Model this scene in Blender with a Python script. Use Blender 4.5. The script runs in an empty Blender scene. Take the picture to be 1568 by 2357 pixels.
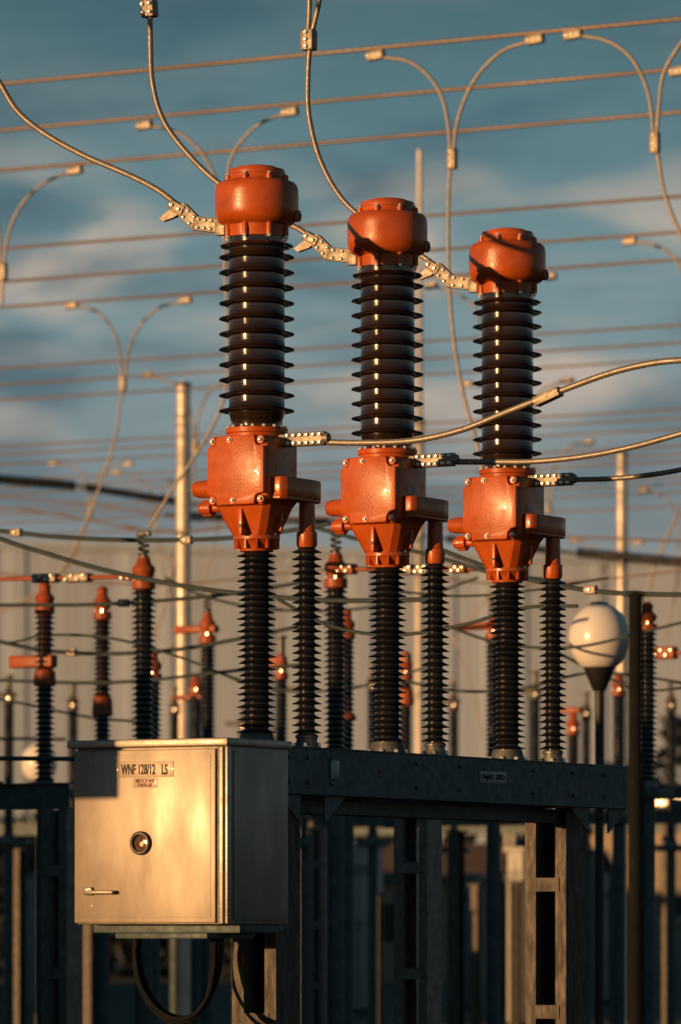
import bpy, bmesh, math, random
from mathutils import Vector, Matrix
random.seed(7)
scene=bpy.context.scene
F=12000.0; CX=784.0; HY=2140.0; H=1.6
def P(px,py,d): return Vector(((px-CX)/F*d, d, H+(HY-py)/F*d))
def zat(py,d): return H+(HY-py)/F*d
BASE=[Vector((-.448,27.86,2.563)),Vector((.262,29.11,2.563)),Vector((.972,30.36,2.563))]
U=(BASE[2]-BASE[0]).normalized(); N=Vector((U.y,-U.x,0)); Z=Vector((0,0,1))
AZ=math.radians(49.5); EL=math.radians(3.2)
LD=Vector((math.sin(AZ)*math.cos(EL),math.cos(AZ)*math.cos(EL),-math.sin(EL)))
def PP(px,py,O,D=None):
    D=D or N
    a=(px-CX)/F
    k=(O.x-a*O.y)/(a*D.y-D.x)
    t=O.y+k*D.y
    return Vector((a*t,t,H+(HY-py)/F*t))
def frame(O,X,Y,Zv):
    M=Matrix.Identity(4)
    for i,c in enumerate((X,Y,Zv,O)):
        for j in range(3): M[j][i]=c[j]
    return M
def LF(O): return frame(O,N,U,Z)

# ---------------------------------------------------------------- materials
def mat(name,col,rough=.5,metal=0.,var=.25,nscale=6.,bump=0.,bscale=60.,dark=None,rvar=.1,coat=0.,stretch=(1,1,1)):
    m=bpy.data.materials.new(name); m.use_nodes=True
    nt=m.node_tree; b=nt.nodes['Principled BSDF']
    tc=nt.nodes.new('ShaderNodeTexCoord'); mp=nt.nodes.new('ShaderNodeMapping'); mp.inputs['Scale'].default_value=stretch
    nt.links.new(tc.outputs['Object'],mp.inputs['Vector'])
    n=nt.nodes.new('ShaderNodeTexNoise'); n.inputs['Scale'].default_value=nscale; n.inputs['Detail'].default_value=8; n.inputs['Roughness'].default_value=.65
    nt.links.new(mp.outputs[0],n.inputs['Vector'])
    r=nt.nodes.new('ShaderNodeValToRGB')
    r.color_ramp.elements[0].position=.3; r.color_ramp.elements[1].position=.7
    dk=dark or tuple(c*(1-var) for c in col); lt=tuple(min(1,c*(1+var*.6)) for c in col)
    r.color_ramp.elements[0].color=(*dk,1); r.color_ramp.elements[1].color=(*lt,1)
    nt.links.new(n.outputs['Fac'],r.inputs['Fac']); nt.links.new(r.outputs['Color'],b.inputs['Base Color'])
    mr=nt.nodes.new('ShaderNodeMapRange'); mr.inputs['From Min'].default_value=.3; mr.inputs['From Max'].default_value=.7
    mr.inputs['To Min'].default_value=max(0.02,rough-rvar); mr.inputs['To Max'].default_value=min(1,rough+rvar)
    n2=nt.nodes.new('ShaderNodeTexNoise'); n2.inputs['Scale'].default_value=nscale*2.3; n2.inputs['Detail'].default_value=5
    nt.links.new(mp.outputs[0],n2.inputs['Vector'])
    nt.links.new(n2.outputs['Fac'],mr.inputs['Value']); nt.links.new(mr.outputs[0],b.inputs['Roughness'])
    b.inputs['Metallic'].default_value=metal
    b.inputs['Coat Weight'].default_value=coat
    if bump>0:
        n3=nt.nodes.new('ShaderNodeTexNoise'); n3.inputs['Scale'].default_value=bscale; n3.inputs['Detail'].default_value=4
        nt.links.new(mp.outputs[0],n3.inputs['Vector'])
        bp=nt.nodes.new('ShaderNodeBump'); bp.inputs['Strength'].default_value=bump; bp.inputs['Distance'].default_value=.01
        nt.links.new(n3.outputs['Fac'],bp.inputs['Height']); nt.links.new(bp.outputs[0],b.inputs['Normal'])
    return m
M_OR=mat('orange_paint',(.45,.084,.009),.36,0,.30,5,bump=.10,bscale=90,coat=.15)
M_OR2=mat('orange_paint_old',(.30,.060,.012),.5,0,.4,5,bump=.1)
M_PORC=mat('brown_porcelain',(.022,.012,.009),.15,0,.5,4,rvar=.06,coat=.6)
M_PORC2=mat('dark_porcelain',(.013,.014,.018),.18,0,.4,5,rvar=.08,coat=.3)
M_STEEL=mat('galvanised_steel',(.14,.15,.155),.5,.5,.45,14,bump=.15,bscale=40)
M_STEELD=mat('galvanised_steel_weathered',(.065,.10,.112),.6,.3,.4,10,bump=.15,bscale=30)
M_LEG=mat('rusty_galvanised_steel',(.095,.086,.076),.6,.3,.65,18,bump=.25,bscale=50)
M_LEGD=mat('stained_steel_shade_dark',(.058,.052,.046),.6,.3,.8,14,bump=.3,bscale=50,stretch=(1,1,.3))  # stain mottling, with missing shade on the legs put into the base colour
M_CAB=mat('cabinet_sheet_metal',(.35,.315,.27),.54,.6,.34,2.4,bump=.05,bscale=22,rvar=.10,stretch=(1,1,.35))
M_CABS=mat('cabinet_lid_metal',(.38,.35,.31),.45,.65,.25,6,bump=.1)
M_ALU=mat('aluminium_cable',(.27,.25,.225),.45,.45,.25,20)
M_WIRE=mat('weathered_conductor',(.22,.175,.15),.5,.35,.35,.6)
M_CLAMP=mat('cast_aluminium',(.26,.235,.20),.48,.5,.35,30,bump=.2,bscale=120)
M_BOLT=mat('bolt_steel',(.85,.83,.78),.28,.6,.1,30)
M_BLACK=mat('black_rubber',(.012,.013,.015),.5,0,.3,10)
M_BLKP=mat('black_matt_paint',(.008,.010,.012),.85,0,.3,10); M_BLKP.node_tree.nodes['Principled BSDF'].inputs['Specular IOR Level'].default_value=.15
M_DCAB=mat('dark_cable',(.030,.052,.065),.55,.1,.3,8)
M_GLASS=mat('lamp_opal_glass',(.74,.74,.73),.3,0,.06,3,coat=.3)
M_PLATE=mat('engraved_plate',(.42,.36,.29),.5,.2,.12,12)
M_PLATE2=mat('engraved_plate_dull',(.26,.30,.32),.5,.3,.15,12)
M_INK=mat('label_ink',(.012,.009,.008),.7,0,.1,12)
M_INKR=mat('label_ink_red',(.16,.02,.01),.6,0,.1,12)
M_WIN=mat('inspection_glass',(.20,.11,.05),.10,.4,.9,26,rvar=.03)
M_MAST=mat('mast_paint',(.58,.54,.48),.42,.25,.2,4)
M_KIOSK=mat('kiosk_paint',(.14,.19,.21),.6,0,.2,3)
M_KIOSK2=mat('kiosk_paint_light',(.42,.42,.40),.6,0,.2,3)
M_WALL=mat('rendered_wall',(.30,.24,.18),.85,0,.2,.6)
M_ROOF=mat('roof_tiles',(.07,.05,.045),.8,0,.3,1.5)
M_LEAF=mat('dark_foliage',(.013,.019,.019),.85,0,.6,.5)
M_BARK=mat('bark',(.02,.018,.015),.9,0,.3,3)
M_GRASS=mat('grass_ground',(.022,.030,.020),.95,0,.55,.35,bump=.6,bscale=3)
M_HILL=mat('hazy_hill',(.10,.115,.13),1,0,.25,.004)  # distance haze put into the base colour
M_CLAD=mat('ribbed_cladding',(.56,.66,.80),.7,.0,.14,.25,stretch=(1,1,.06))
M_CLAD2=mat('ribbed_cladding_dull',(.52,.62,.75),.7,.0,.14,.3,stretch=(1,1,.06))

# ---------------------------------------------------------------- mesh builder
class MB:
    def __init__(s): s.v=[];s.f=[];s.m=[];s.mats=[]
    def mi(s,m):
        if m not in s.mats: s.mats.append(m)
        return s.mats.index(m)
    def raw(s,vs,fs,m,M=None):
        o=len(s.v); i=s.mi(m)
        for v in vs:
            v=Vector(v); s.v.append(M@v if M is not None else v)
        for f in fs: s.f.append([o+k for k in f]); s.m.append(i)
    def bm(s,b,m,M=None):
        b.verts.ensure_lookup_table(); b.verts.index_update()
        s.raw([v.co.copy() for v in b.verts],[[v.index for v in f.verts] for f in b.faces],m,M); b.free()
    def box(s,x0,x1,y0,y1,z0,z1,m,M=None,bev=0.,seg=2):
        b=bmesh.new(); bmesh.ops.create_cube(b,size=1)
        for v in b.verts: v.co=Vector(((x0+x1)/2+v.co.x*(x1-x0),(y0+y1)/2+v.co.y*(y1-y0),(z0+z1)/2+v.co.z*(z1-z0)))
        if bev>0: bmesh.ops.bevel(b,geom=b.edges[:],offset=bev,segments=seg,profile=.5,affect='EDGES')
        s.bm(b,m,M)
    def prism(s,poly,y0,y1,m,M=None,bev=0.,top=None):
        b=bmesh.new(); n=len(poly); q=top or poly
        a=[b.verts.new((p[0],y0,p[1])) for p in poly]; c=[b.verts.new((p[0],y1,p[1])) for p in q]
        b.faces.new(a); b.faces.new(c[::-1])
        for i in range(n): b.faces.new((a[i],c[i],c[(i+1)%n],a[(i+1)%n])) 
        bmesh.ops.recalc_face_normals(b,faces=b.faces[:])
        if bev>0: bmesh.ops.bevel(b,geom=b.edges[:],offset=bev,segments=2,profile=.5,affect='EDGES')
        s.bm(b,m,M)
    def rev(s,prof,m,M=None,seg=32,cap=True):
        vs=[];fs=[];n=len(prof)
        for r,z in prof:
            for k in range(seg):
                a=2*math.pi*k/seg; vs.append((r*math.cos(a),r*math.sin(a),z))
        for i in range(n-1):
            for k in range(seg):
                k2=(k+1)%seg; fs.append((i*seg+k,i*seg+k2,(i+1)*seg+k2,(i+1)*seg+k))
        if cap:
            fs.append(list(range(seg))[::-1]); fs.append([(n-1)*seg+k for k in range(seg)])
        s.raw(vs,fs,m,M)
    def loft(s,A,B,m,M=None):
        n=len(A); s.raw(list(A)+list(B),[(i,(i+1)%n,n+(i+1)%n,n+i) for i in range(n)]+[list(range(n))[::-1],[n+k for k in range(n)]],m,M)
    def tube(s,pts,r,m,seg=10,step=None,lobes=0,pitch=.25,smooth=True):
        pts=[Vector(p) for p in pts]
        if smooth and len(pts)>2:
            q=[pts[0]*2-pts[1]]+pts+[pts[-1]*2-pts[-2]]; out=[]
            for i in range(1,len(q)-2):
                L=(q[i+1]-q[i]).length; k=max(6,int(L/step) if step else 8)
                for j in range(k):
                    t=j/k; a,b,c,d=q[i-1],q[i],q[i+1],q[i+2]
                    out.append(.5*((2*b)+(c-a)*t+(2*a-5*b+4*c-d)*t*t+(3*b-a-3*c+d)*t*t*t))
            out.append(pts[-1]); pts=out
        elif step:
            out=[]
            for a,b in zip(pts,pts[1:]):
                k=max(1,int((b-a).length/step)); out+= [a.lerp(b,j/k) for j in range(k)]
            pts=out+[pts[-1]]
        T=(pts[1]-pts[0]).normalized(); A=T.orthogonal().normalized(); vs=[];fs=[];L=0
        for i,p in enumerate(pts):
            if i>0: L+=(p-pts[i-1]).length
            t=(pts[min(i+1,len(pts)-1)]-pts[max(i-1,0)]).normalized()
            A=(A-t*A.dot(t)).normalized(); B=t.cross(A)
            for k in range(seg):
                th=2*math.pi*k/seg; rr=r
                if lobes: rr=r*(1+.09*math.cos(lobes*(th-2*math.pi*L/pitch/1.0)))
                vs.append(p+(A*math.cos(th)+B*math.sin(th))*rr)
        n=len(pts)
        for i in range(n-1):
            for k in range(seg):
                k2=(k+1)%seg; fs.append((i*seg+k,i*seg+k2,(i+1)*seg+k2,(i+1)*seg+k))
        fs.append(list(range(seg))[::-1]); fs.append([(n-1)*seg+k for k in range(seg)])
        s.raw(vs,fs,m)
    def build(s,name,parent=None,angle=38,flat=False):
        me=bpy.data.meshes.new(name); me.from_pydata([tuple(v) for v in s.v],[],s.f)
        for m in s.mats: me.materials.append(m)
        me.polygons.foreach_set('material_index',s.m)
        b=bmesh.new(); b.from_mesh(me); bmesh.ops.recalc_face_normals(b,faces=b.faces[:]); b.to_mesh(me); b.free()
        if not flat:
            me.polygons.foreach_set('use_smooth',[True]*len(me.polygons))
            me.set_sharp_from_angle(angle=math.radians(angle))
        me.update()
        ob=bpy.data.objects.new(name,me); scene.collection.objects.link(ob)
        if parent: ob.parent=parent
        return ob
def empty(name):
    e=bpy.data.objects.new(name,None); scene.collection.objects.link(e); return e
RX=Matrix.Rotation(math.radians(90),4,'Y')   # z axis -> +x
RXn=Matrix.Rotation(math.radians(-90),4,'Y') # z axis -> -x
RY=Matrix.Rotation(math.radians(90),4,'X')   # z axis -> -y
def T(x,y,z): return Matrix.Translation((x,y,z))
def bolt(mb,M,r=.012,h=.012,m=None):
    mb.rev([(r*1.25,0),(r*1.25,h*.25),(r,h*.3),(r,h),(r*.6,h*1.25)],m or M_BOLT,M,seg=8)

def insulator(mb,M,z0,z1,rc,rs,pitch,m,seg=36,alt=0.,droop=.25):
    n=max(1,round((z1-z0)/pitch)); p=(z1-z0)/n; prof=[(rc,z0)]
    for i in range(n):
        z=z0+i*p; r=rs if (i%2==0 or not alt) else rs-alt
        prof+=[(rc,z+.30*p),(rc+(r-rc)*.6,z+.24*p),(r-.002,z+.12*p),(r,z+.16*p),(r-.003,z+.24*p),(rc+(r-rc)*.5,z+.42*p),(rc+.003,z+.62*p)]
    prof.append((rc,z1)); mb.rev(prof,m,M,seg)
def insulator_big(mb,M,z0,z1,rc,rs,n,m,seg=56):
    p=(z1-z0)/n; prof=[(rc*.92,z0-.055),(rc,z0-.012)]
    for i in range(n):
        z=z0+i*p
        prof+=[(rc,z-.004),(rc+.014,z-.006),(rs-.012,z-.007),(rs-.001,z-.004),(rs,z+.001),(rs-.006,z+.005),(rc+.022,z+.008),(rc+.006,z+.013),(rc,z+.022),(rc,z+.046),(rc-.003,z+.048),(rc-.003,z+.052),(rc,z+.054),(rc,z+p-.012)]
    prof.append((rc,z1)); mb.rev(prof,m,M,seg)

def bolted_strip(mb,pts,w,th,O_y,m,rows=2,gap=.03,br=.0085):
    for a,b in zip(pts,pts[1:]):
        X=(b-a); L=X.length; X=X.normalized(); Zv=X.cross(U).normalized()
        if Zv.z<0: Zv=-Zv
        M=frame(a,X,U,Zv)
        mb.box(-w*.25,L+w*.25,-th/2,th/2,-w/2,w/2,m,M,bev=.006)
        k=max(2,int(L/gap)); 
        for i in range(k):
            for r in range(rows):
                zz=(-.5+(r/(rows-1) if rows>1 else .5))*w*.56
                x=(i+.5)*L/k
                bolt(mb,M@T(x,-th/2,zz)@RY,br,.012)
def clamp(mb,p,D,L=.17,w=.075,th=.05,cols=3,br=.012,rows=1,m=None):
    X=D.normalized(); Zv=X.cross(U).normalized(); M=frame(p,X,U,Zv)
    mb.box(-L/2,L/2,-th/2,th/2,-w/2,w/2,m or M_CLAMP,M,bev=w*.12)
    mb.box(-L/2+.004,L/2-.004,-th/2-.004,th/2+.004,-.006,.006,m or M_CLAMP,M)
    for i in range(cols):
        for r in range(rows):
            zz=0.0 if rows==1 else (-.5+r/(rows-1))*w*.55
            bolt(mb,M@T(-L/2+(i+.5)*L/cols,-th/2,zz)@RY,br,.014)

# ---------------------------------------------------------------- circuit breakers
S1=430.8
def zl(py): return (HY-py)/S1-.963
def breaker(O,name):
    mb=MB(); M=LF(O)
    mb.rev([(.125,0),(.125,.02),(.10,.03),(.085,.085)],M_STEEL,M,32)
    for k in range(8):
        a=k*math.pi/4+.2; bolt(mb,M@T(.11*math.cos(a),.11*math.sin(a),.02),.012,.018)
    insulator(mb,M,.085,zl(1268),.064,.108,.0335,M_PORC2,40,alt=.010)
    mb.rev([(.088,zl(1270)),(.092,zl(1262)),(.115,zl(1245)),(.125,zl(1243)),(.125,zl(1234)),(.10,zl(1230))],M_OR,M,36)
    for k in range(12):
        a=k*math.pi/6; Mk=M@Matrix.Rotation(a,4,'Z')
        mb.box(.085,.122,-.005,.005,zl(1264),zl(1244),M_OR,Mk)
        bolt(mb,Mk@T(.112,0,zl(1234)),.008,.01)
    def rect(x0,x1,y0,y1,z,c):
        return [(x0+c,y0,z),(x1-c,y0,z),(x1,y0+c,z),(x1,y1-c,z),(x1-c,y1,z),(x0+c,y1,z),(x0,y1-c,z),(x0,y0+c,z)]
    mb.loft(rect(-.10,.10,-.105,.095,zl(1236),.03),rect(-.165,.175,-.18,.12,zl(1165),.03),M_OR,M)
    mb.box(-.012,.012,-.178,-.10,zl(1236),zl(1175),M_OR,M,bev=.004)
    mb.box(.10,.16,-.012,.012,zl(1225),zl(1172),M_OR,M,bev=.004)
    mb.rev([(.018,0),(.018,.03),(.010,.034),(.010,.05)],M_BLACK,M@T(.0,-.13,zl(1215))@RY,12)
    mb.rev([(.02,0),(.02,.02)],M_OR,M@T(.0,-.115,zl(1215))@RY,12)
    # housing
    x0,x1=-.180,.180; zb,zt=zl(1170),zl(1008); c=.028
    oct_=[(x0+c,zb),(x1-c,zb),(x1,zb+c),(x1,zt-c),(x1-c,zt),(x0+c,zt),(x0,zt-c),(x0,zb+c)]
    mb.prism(oct_,-.195,.13,M_OR,M,bev=.014)
    x0+=.006;x1-=.006; zb+=.005; zt-=.005; a_=.058
    pl=[(x0+a_+.006,zb),(x1-a_-.006,zb),(x1-a_,zb+.006),(x1-a_+.004,zb+.040),(x1-.040,zb+a_-.004),(x1-.006,zb+a_),(x1,zb+a_+.006),
        (x1,zt-a_-.006),(x1-.006,zt-a_),(x1-.040,zt-a_+.004),(x1-a_+.004,zt-.040),(x1-a_,zt-.006),(x1-a_-.006,zt),(x0+a_+.006,zt),
        (x0+a_,zt-.006),(x0+a_-.004,zt-.040),(x0+.040,zt-a_+.004),(x0+.006,zt-a_),(x0,zt-a_-.006),(x0,zb+a_+.006),(x0+.006,zb+a_),(x0+.040,zb+a_-.004),(x0+a_-.004,zb+.040),(x0+a_,zb+.006)]
    mb.prism(pl,-.226,-.193,M_OR,M,bev=.004)
    for bx,bz in ((x0+.026,zb+.026),(x1-.026,zb+.026),(x0+.026,zt-.026),(x1-.026,zt-.026)):
        mb.rev([(.023,0),(.023,.020),(.018,.024)],M_OR,M@T(bx,-.193,bz)@RY,14)
        bolt(mb,M@T(bx,-.217,bz)@RY,.0115,.012)
    for bx,bz in ((x0+.14,zt-.022),(x0+.16,zb+.022)):
        mb.rev([(.017,0),(.017,.008)],M_OR,M@T(bx,-.224,bz)@RY,14); bolt(mb,M@T(bx,-.232,bz)@RY,.010,.010)
    mb.box(.178,.186,-.12,.08,zb+.05,zb+.07,M_OR,M,bev=.003)
    mb.box(.180,.184,-.10,-.04,zl(1095),zl(1083),M_PLATE2,M)
    mb.rev([(.15,zl(1015)),(.155,zl(1000)),(.165,zl(998)),(.168,zl(988)),(.15,zl(984)),(.13,zl(984))],M_OR,M,44)
    for k in range(16):
        a=k*math.pi/8; bolt(mb,M@T(.155*math.cos(a),.155*math.sin(a),zl(987)),.009,.012)
    # left bushing & knob
    mb.rev([(.060,0),(.058,.05),(.050,.075),(.046,.14),(.038,.165),(.02,.172)],M_OR,M@T(-.165,-.09,zl(1124))@RXn,20)
    mb.rev([(.024,0),(.024,.10),(.042,.105),(.042,.16),(.030,.163),(.028,.185)],M_OR,M@T(-.12,-.08,zl(1168))@RXn,18)
    for k in range(10):
        a=k*math.pi/5; mb.box(-.005,.005,.038,.046,.105,.158,M_OR,M@T(-.12,-.08,zl(1168))@RXn@Matrix.Rotation(a,4,'Z'))
    # drive arm
    za,zc=zl(1150),zl(1104)
    pr=[(.150,-.15),(.235,-.15),(.262,-.11),(.265,.18),(.255,.25),(.22,.29),(.17,.29),(.15,.25)]
    R2=frame(Vector((0,0,0)),Vector((1,0,0)),Vector((0,0,1)),Vector((0,1,0)))
    mb.prism(pr,za,zc,M_OR,M@R2,bev=.010)
    mb.prism([( .155+(x-.15)*.9,y*1.01) for x,y in pr],za-.012,za+.004,M_OR,M@R2,bev=.003)
    # rod insulator
    Q=M@T(.20,.19,0)
    mb.rev([(.075,0),(.075,.018),(.06,.022),(.055,.06),(.062,.064),(.062,.075),(.05,.085)],M_STEEL,Q,24)
    for k in range(4):
        a=k*math.pi/2+.4; bolt(mb,Q@T(.066*math.cos(a),.066*math.sin(a),.018),.01,.016)
    insulator(mb,Q,.085,zl(1255),.042,.081,.0385,M_PORC2,32,droop=.3)
    mb.rev([(.05,zl(1258)),(.056,zl(1250)),(.056,zl(1224)),(.046,zl(1220)),(.044,zl(1175)),(.042,za+.002)],M_OR,Q,24)
    # upper insulator
    zi0=zl(946); zi1=zl(557)
    insulator_big(mb,M,zi0,zi1,.150,.203,11,M_PORC)
    mb.rev([(.138,zl(985)),(.138,zl(968)),(.148,zl(955))],M_PORC,M,44)
    mb.rev([(.15,zl(572)),(.19,zl(570)),(.197,zl(567)),(.19,zl(564)),(.153,zl(560)),(.153,zl(548))],M_PORC,M,44)
    # head
    mb.rev([(.150,zl(548)),(.160,zl(547)),(.162,zl(532)),(.166,zl(521)),(.180,zl(518)),(.200,zl(514)),(.214,zl(506)),(.222,zl(494)),(.224,zl(480)),(.224,zl(446)),(.222,zl(436)),(.216,zl(428)),(.205,zl(422)),(.185,zl(419)),(.166,zl(417)),(.160,zl(413)),(.160,zl(406)),(.152,zl(403)),(.152,zl(396)),(.147,zl(391)),(.124,zl(389)),(.108,zl(388)),(.104,zl(385)),(.07,zl(382)),(.0,zl(381))],M_OR,M,72)
    for k in range(8):
        a=k*math.pi/4+.15; Mk=M@Matrix.Rotation(a,4,'Z')
        mb.rev([(.016,zl(422)),(.016,zl(409)),(.012,zl(407))],M_OR,Mk@T(.166,0,0),12)
        bolt(mb,Mk@T(.166,0,zl(408)),.008,.012)
        mb.rev([(.015,zl(546)),(.015,zl(522)),(.01,zl(514))],M_OR,Mk@T(.168,0,0),12)
        bolt(mb,Mk@T(.169,0,zl(546))@Matrix.Rotation(math.pi,4,'X'),.009,.012)
    mb.rev([(.032,0),(.032,.02),(.024,.024)],M_OR,M@T(.205,.06,zl(500))@RX,16)
    mb.rev([(.016,0),(.016,.004)],M_BLACK,M@T(.228,.06,zl(500))@RX,12)
    mb.box(-.25,-.19,-.02,.02,zl(536),zl(505),M_CLAMP,M,bev=.005)
    # right hand terminal pad
    pz=zl(1017)
    mb.box(.14,.19,-.03,.03,pz-.03,pz+.03,M_CLAMP,M,bev=.006)
    mb.box(.175,.43,-.012,.012,pz-.037,pz+.037,M_CLAMP,M,bev=.005)
    mb.box(.19,.43,-.030,-.011,pz-.036,pz+.036,M_CLAMP,M,bev=.008)
    for i in range(6):
        for r in (-.021,.021): bolt(mb,M@T(.21+i*.04,-.030,pz+r)@RY,.0095,.014)
    mb.rev([(.027,0),(.027,.03),(.02,.035)],M_CLAMP,M@T(.42,-.012,pz)@RX,14)
    return mb.build(name)
for O in BASE: breaker(O,'circuit_breaker')

# ---------------------------------------------------------------- cables at breakers
def cable(name,pts,r,m=M_ALU,lobes=7,step=.015,extra=None,seg=28):
    mb=MB(); mb.tube(pts,r,m,seg=seg,step=step,lobes=lobes,pitch=.22)
    if extra: extra(mb)
    return mb.build(name)
def plane(i,px): return [PP(a,b,BASE[i]) for a,b in px]
def terminal(mb,i,dx,dy,sc):
    f_=lambda a,b: PP(597+dx+(a-597)*sc,470+dy+(b-470)*sc,BASE[i])
    q=[f_(a,b) for a,b in ((424,486),(452,514),(496,519))]
    bolted_strip(mb,q,.078,.03,0,M_CLAMP,gap=.040,br=.0105)
    f=[f_(a,b) for a,b in ((370,502),(400,478),(425,468),(430,480),(405,500),(378,510))]
    n=len(f); mb.raw([p-U*.016 for p in f]+[p+U*.016 for p in f],[(k,(k+1)%n,n+(k+1)%n,n+k) for k in range(n)]+[list(range(n)),[n+k for k in range(n)][::-1]],M_CLAMP)
    c=f_(410,478); clamp(mb,c,(q[1]-c)*1.0+N*.05,.10,.055,.05,2,.010)
A=plane(0,[(-260,-260),(-130,-20),(-40,130),(0,192),(40,255),(100,305),(190,356),(300,404),(365,438),(412,474)])
cable('connection_cable',A,.0150,extra=lambda mb:terminal(mb,0,0,0,1))
B=plane(1,[(375,-330),(355,-150),(347,0),(346,80),(351,190),(378,280),(440,362),(515,430),(610,487),(690,528),(722,552)])
def exB(mb):
    terminal(mb,1,300,72,.955)
    clamp(mb,PP(344,20,BASE[1]),PP(344,20,BASE[1])-PP(346,60,BASE[1]),.10,.085,.07,2,.011,2)
cable('connection_cable',B,.0150,extra=exB)
C=plane(2,[(770,-330),(752,-150),(735,0),(716,90),(709,180),(712,270),(738,370),(788,458),(860,520),(930,562),(985,598),(1003,612)])
def exC(mb):
    terminal(mb,2,573,137,.917)
    clamp(mb,PP(711,92,BASE[2]),PP(711,60,BASE[2])-PP(711,120,BASE[2]),.125,.085,.07,3,.011)
    mb.tube(plane(2,[(712,-200),(713,-60),(712,30),(708,90)]),.0150,M_ALU,seg=20,lobes=7,step=.02)
cable('connection_cable',C,.0150,extra=exC)
R1=plane(0,[(755,1018),(830,1019),(950,1014),(1060,990),(1170,947),(1290,900),(1400,860),(1490,838),(1568,829),(1700,826),(1900,860)])
def exR(mb):
    clamp(mb,PP(1262,913,BASE[0]),PP(1300,896,BASE[0])-PP(1235,926,BASE[0]),.155,.05,.06,0)
cable('connection_cable',R1,.0160,extra=exR)
R2=plane(1,[(1050,1063),(1140,1063),(1230,1062),(1340,1051),(1450,1030),(1568,998),(1700,960),(1900,900)])
cable('connection_cable',R2,.0155)
R3=plane(2,[(1322,1104),(1400,1102),(1480,1095),(1568,1081),(1700,1050),(1900,1000)])
cable('connection_cable',R3,.0145)

# ---------------------------------------------------------------- overhead conductors and jumpers
WY=[118,229,325,512,591,652,798,837,874,985,1004,1028,1066,1084,1100,1135,1150,1168,1200]
WO=[Vector((0,8*F/(HY-y),0)) for y in WY]
for i,O in enumerate(WO):
    mb=MB(); r=.0185 if i<6 else .016
    c=Vector((O.x,O.y,9.6))
    if i<3:
        mb.tube([c-N*5,c+N*5],r,M_WIRE,seg=24,step=.03,lobes=7,pitch=.3,smooth=False)
        mb.tube([c-N*45+Z*.6,c-N*25+Z*.15,c-N*5],r,M_WIRE,seg=8); mb.tube([c+N*5,c+N*25+Z*.15,c+N*45+Z*.6],r,M_WIRE,seg=8)
    else:
        mb.tube([c-N*45,c,c+N*45],r,M_WIRE,seg=8)
    mb.build('overhead_power_line')
def jumper(wi,paths,clamps,r=.0165,m=M_ALU):
    O=WO[wi]; mb=MB()
    for p in paths: mb.tube([PP(a,b,O) for a,b in p],r,m,seg=12,step=.06)
    for (a,b,ang,L) in clamps:
        D=N*math.cos(math.radians(ang))+Z*math.sin(math.radians(ang))
        clamp(mb,PP(a,b,O),D,L,.085,.07,3,.014)
    mb.build('jumper_cable')
jumper(0,[[(850,132),(895,133),(945,143),(990,178),(1020,230),(1033,300),(1038,370)],[(1250,93),(1205,99),(1150,122),(1095,180),(1062,250),(1048,310),(1043,370)],[(1041,350),(1034,420),(1032,560),(1037,700),(1050,820),(1072,930),(1100,1030),(1115,1120)]],[(865,127,5,.175),(1232,90,5,.175),(1041,365,90,.19)])
jumper(0,[[(1300,82),(1350,84),(1405,97),(1455,135),(1488,200),(1500,260),(1506,330)],[(1640,30),(1590,72),(1555,118),(1526,175),(1517,250),(1510,330)],[(1508,310),(1518,380),(1532,450),(1568,540),(1640,680)]],[(1320,79,5,.175),(1508,328,90,.19)])
jumper(1,[[(318,290),(360,292),(410,305),(455,340),(485,385),(500,430),(514,520)],[(685,257),(640,266),(590,290),(548,335),(528,380),(522,430),(517,520)],[(516,500),(518,620),(524,760),(522,880),(500,960),(455,1040),(395,1130),(345,1212)]],[(333,288,5,.17),(668,257,5,.17)],r=.0155)
jumper(1,[[(1540,165),(1568,168),(1610,190),(1650,240)]],[(1562,163,5,.17)],r=.0155)
jumper(2,[[(190,392),(150,400),(95,425),(45,478),(18,545),(8,620),(5,700)],[(-90,420),(-30,450),(-4,520),(2,620),(5,700)]],[(173,392,5,.17),(7,625,90,.18)],r=.0155)
jumper(5,[[(150,704),(190,707),(230,722),(262,765),(276,820),(281,885)],[(443,690),(405,697),(360,712),(318,755),(295,815),(286,885)],[(283,880),(274,950),(262,1020),(235,1105),(195,1210),(140,1312),(60,1380),(-60,1430)]],[(165,703,5,.17),(427,691,5,.17),(282,883,90,.19)],r=.0165)
jumper(4,[[(1435,556),(1480,558),(1525,572),(1560,602),(1590,660)]],[(1450,555,5,.17)],r=.0165)
jumper(5,[[(980,660),(1020,664),(1060,680),(1095,712),(1112,780),(1120,900)]],[(993,657,5,.17),(1268,636,5,.15)],r=.0165)
jumper(8,[[(325,866),(365,870),(405,890),(432,930),(444,980),(449,1030)],[(540,880),(505,884),(478,908),(458,950),(452,1000),(450,1030)],[(450,1020),(445,1100),(430,1180),(400,1300),(360,1470)]],[(340,864,3,.17),(449,1030,90,.19)],r=.017)
jumper(8,[[(1060,884),(1090,886),(1125,905),(1140,960)],[(1325,876),(1290,880),(1245,900),(1228,935),(1222,1000)]],[(1076,883,3,.15),(1306,876,3,.17)],r=.017)
jumper(11,[[(1370,1018),(1330,1022),(1295,1040),(1272,1085),(1264,1180),(1240,1400)],[(1130,1030),(1190,1040),(1230,1070),(1255,1120),(1263,1180)]],[(1355,1018,3,.17),(1263,1170,90,.17)],r=.017)
jumper(12,[[(110,1066),(150,1069),(185,1088),(203,1130),(206,1195)],[(305,1068),(270,1071),(232,1088),(213,1130),(207,1195)],[(206,1180),(180,1260),(120,1350),(40,1400)]],[(122,1066,3,.17),(296,1068,3,.17),(206,1190,90,.17)],r=.017)
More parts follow.
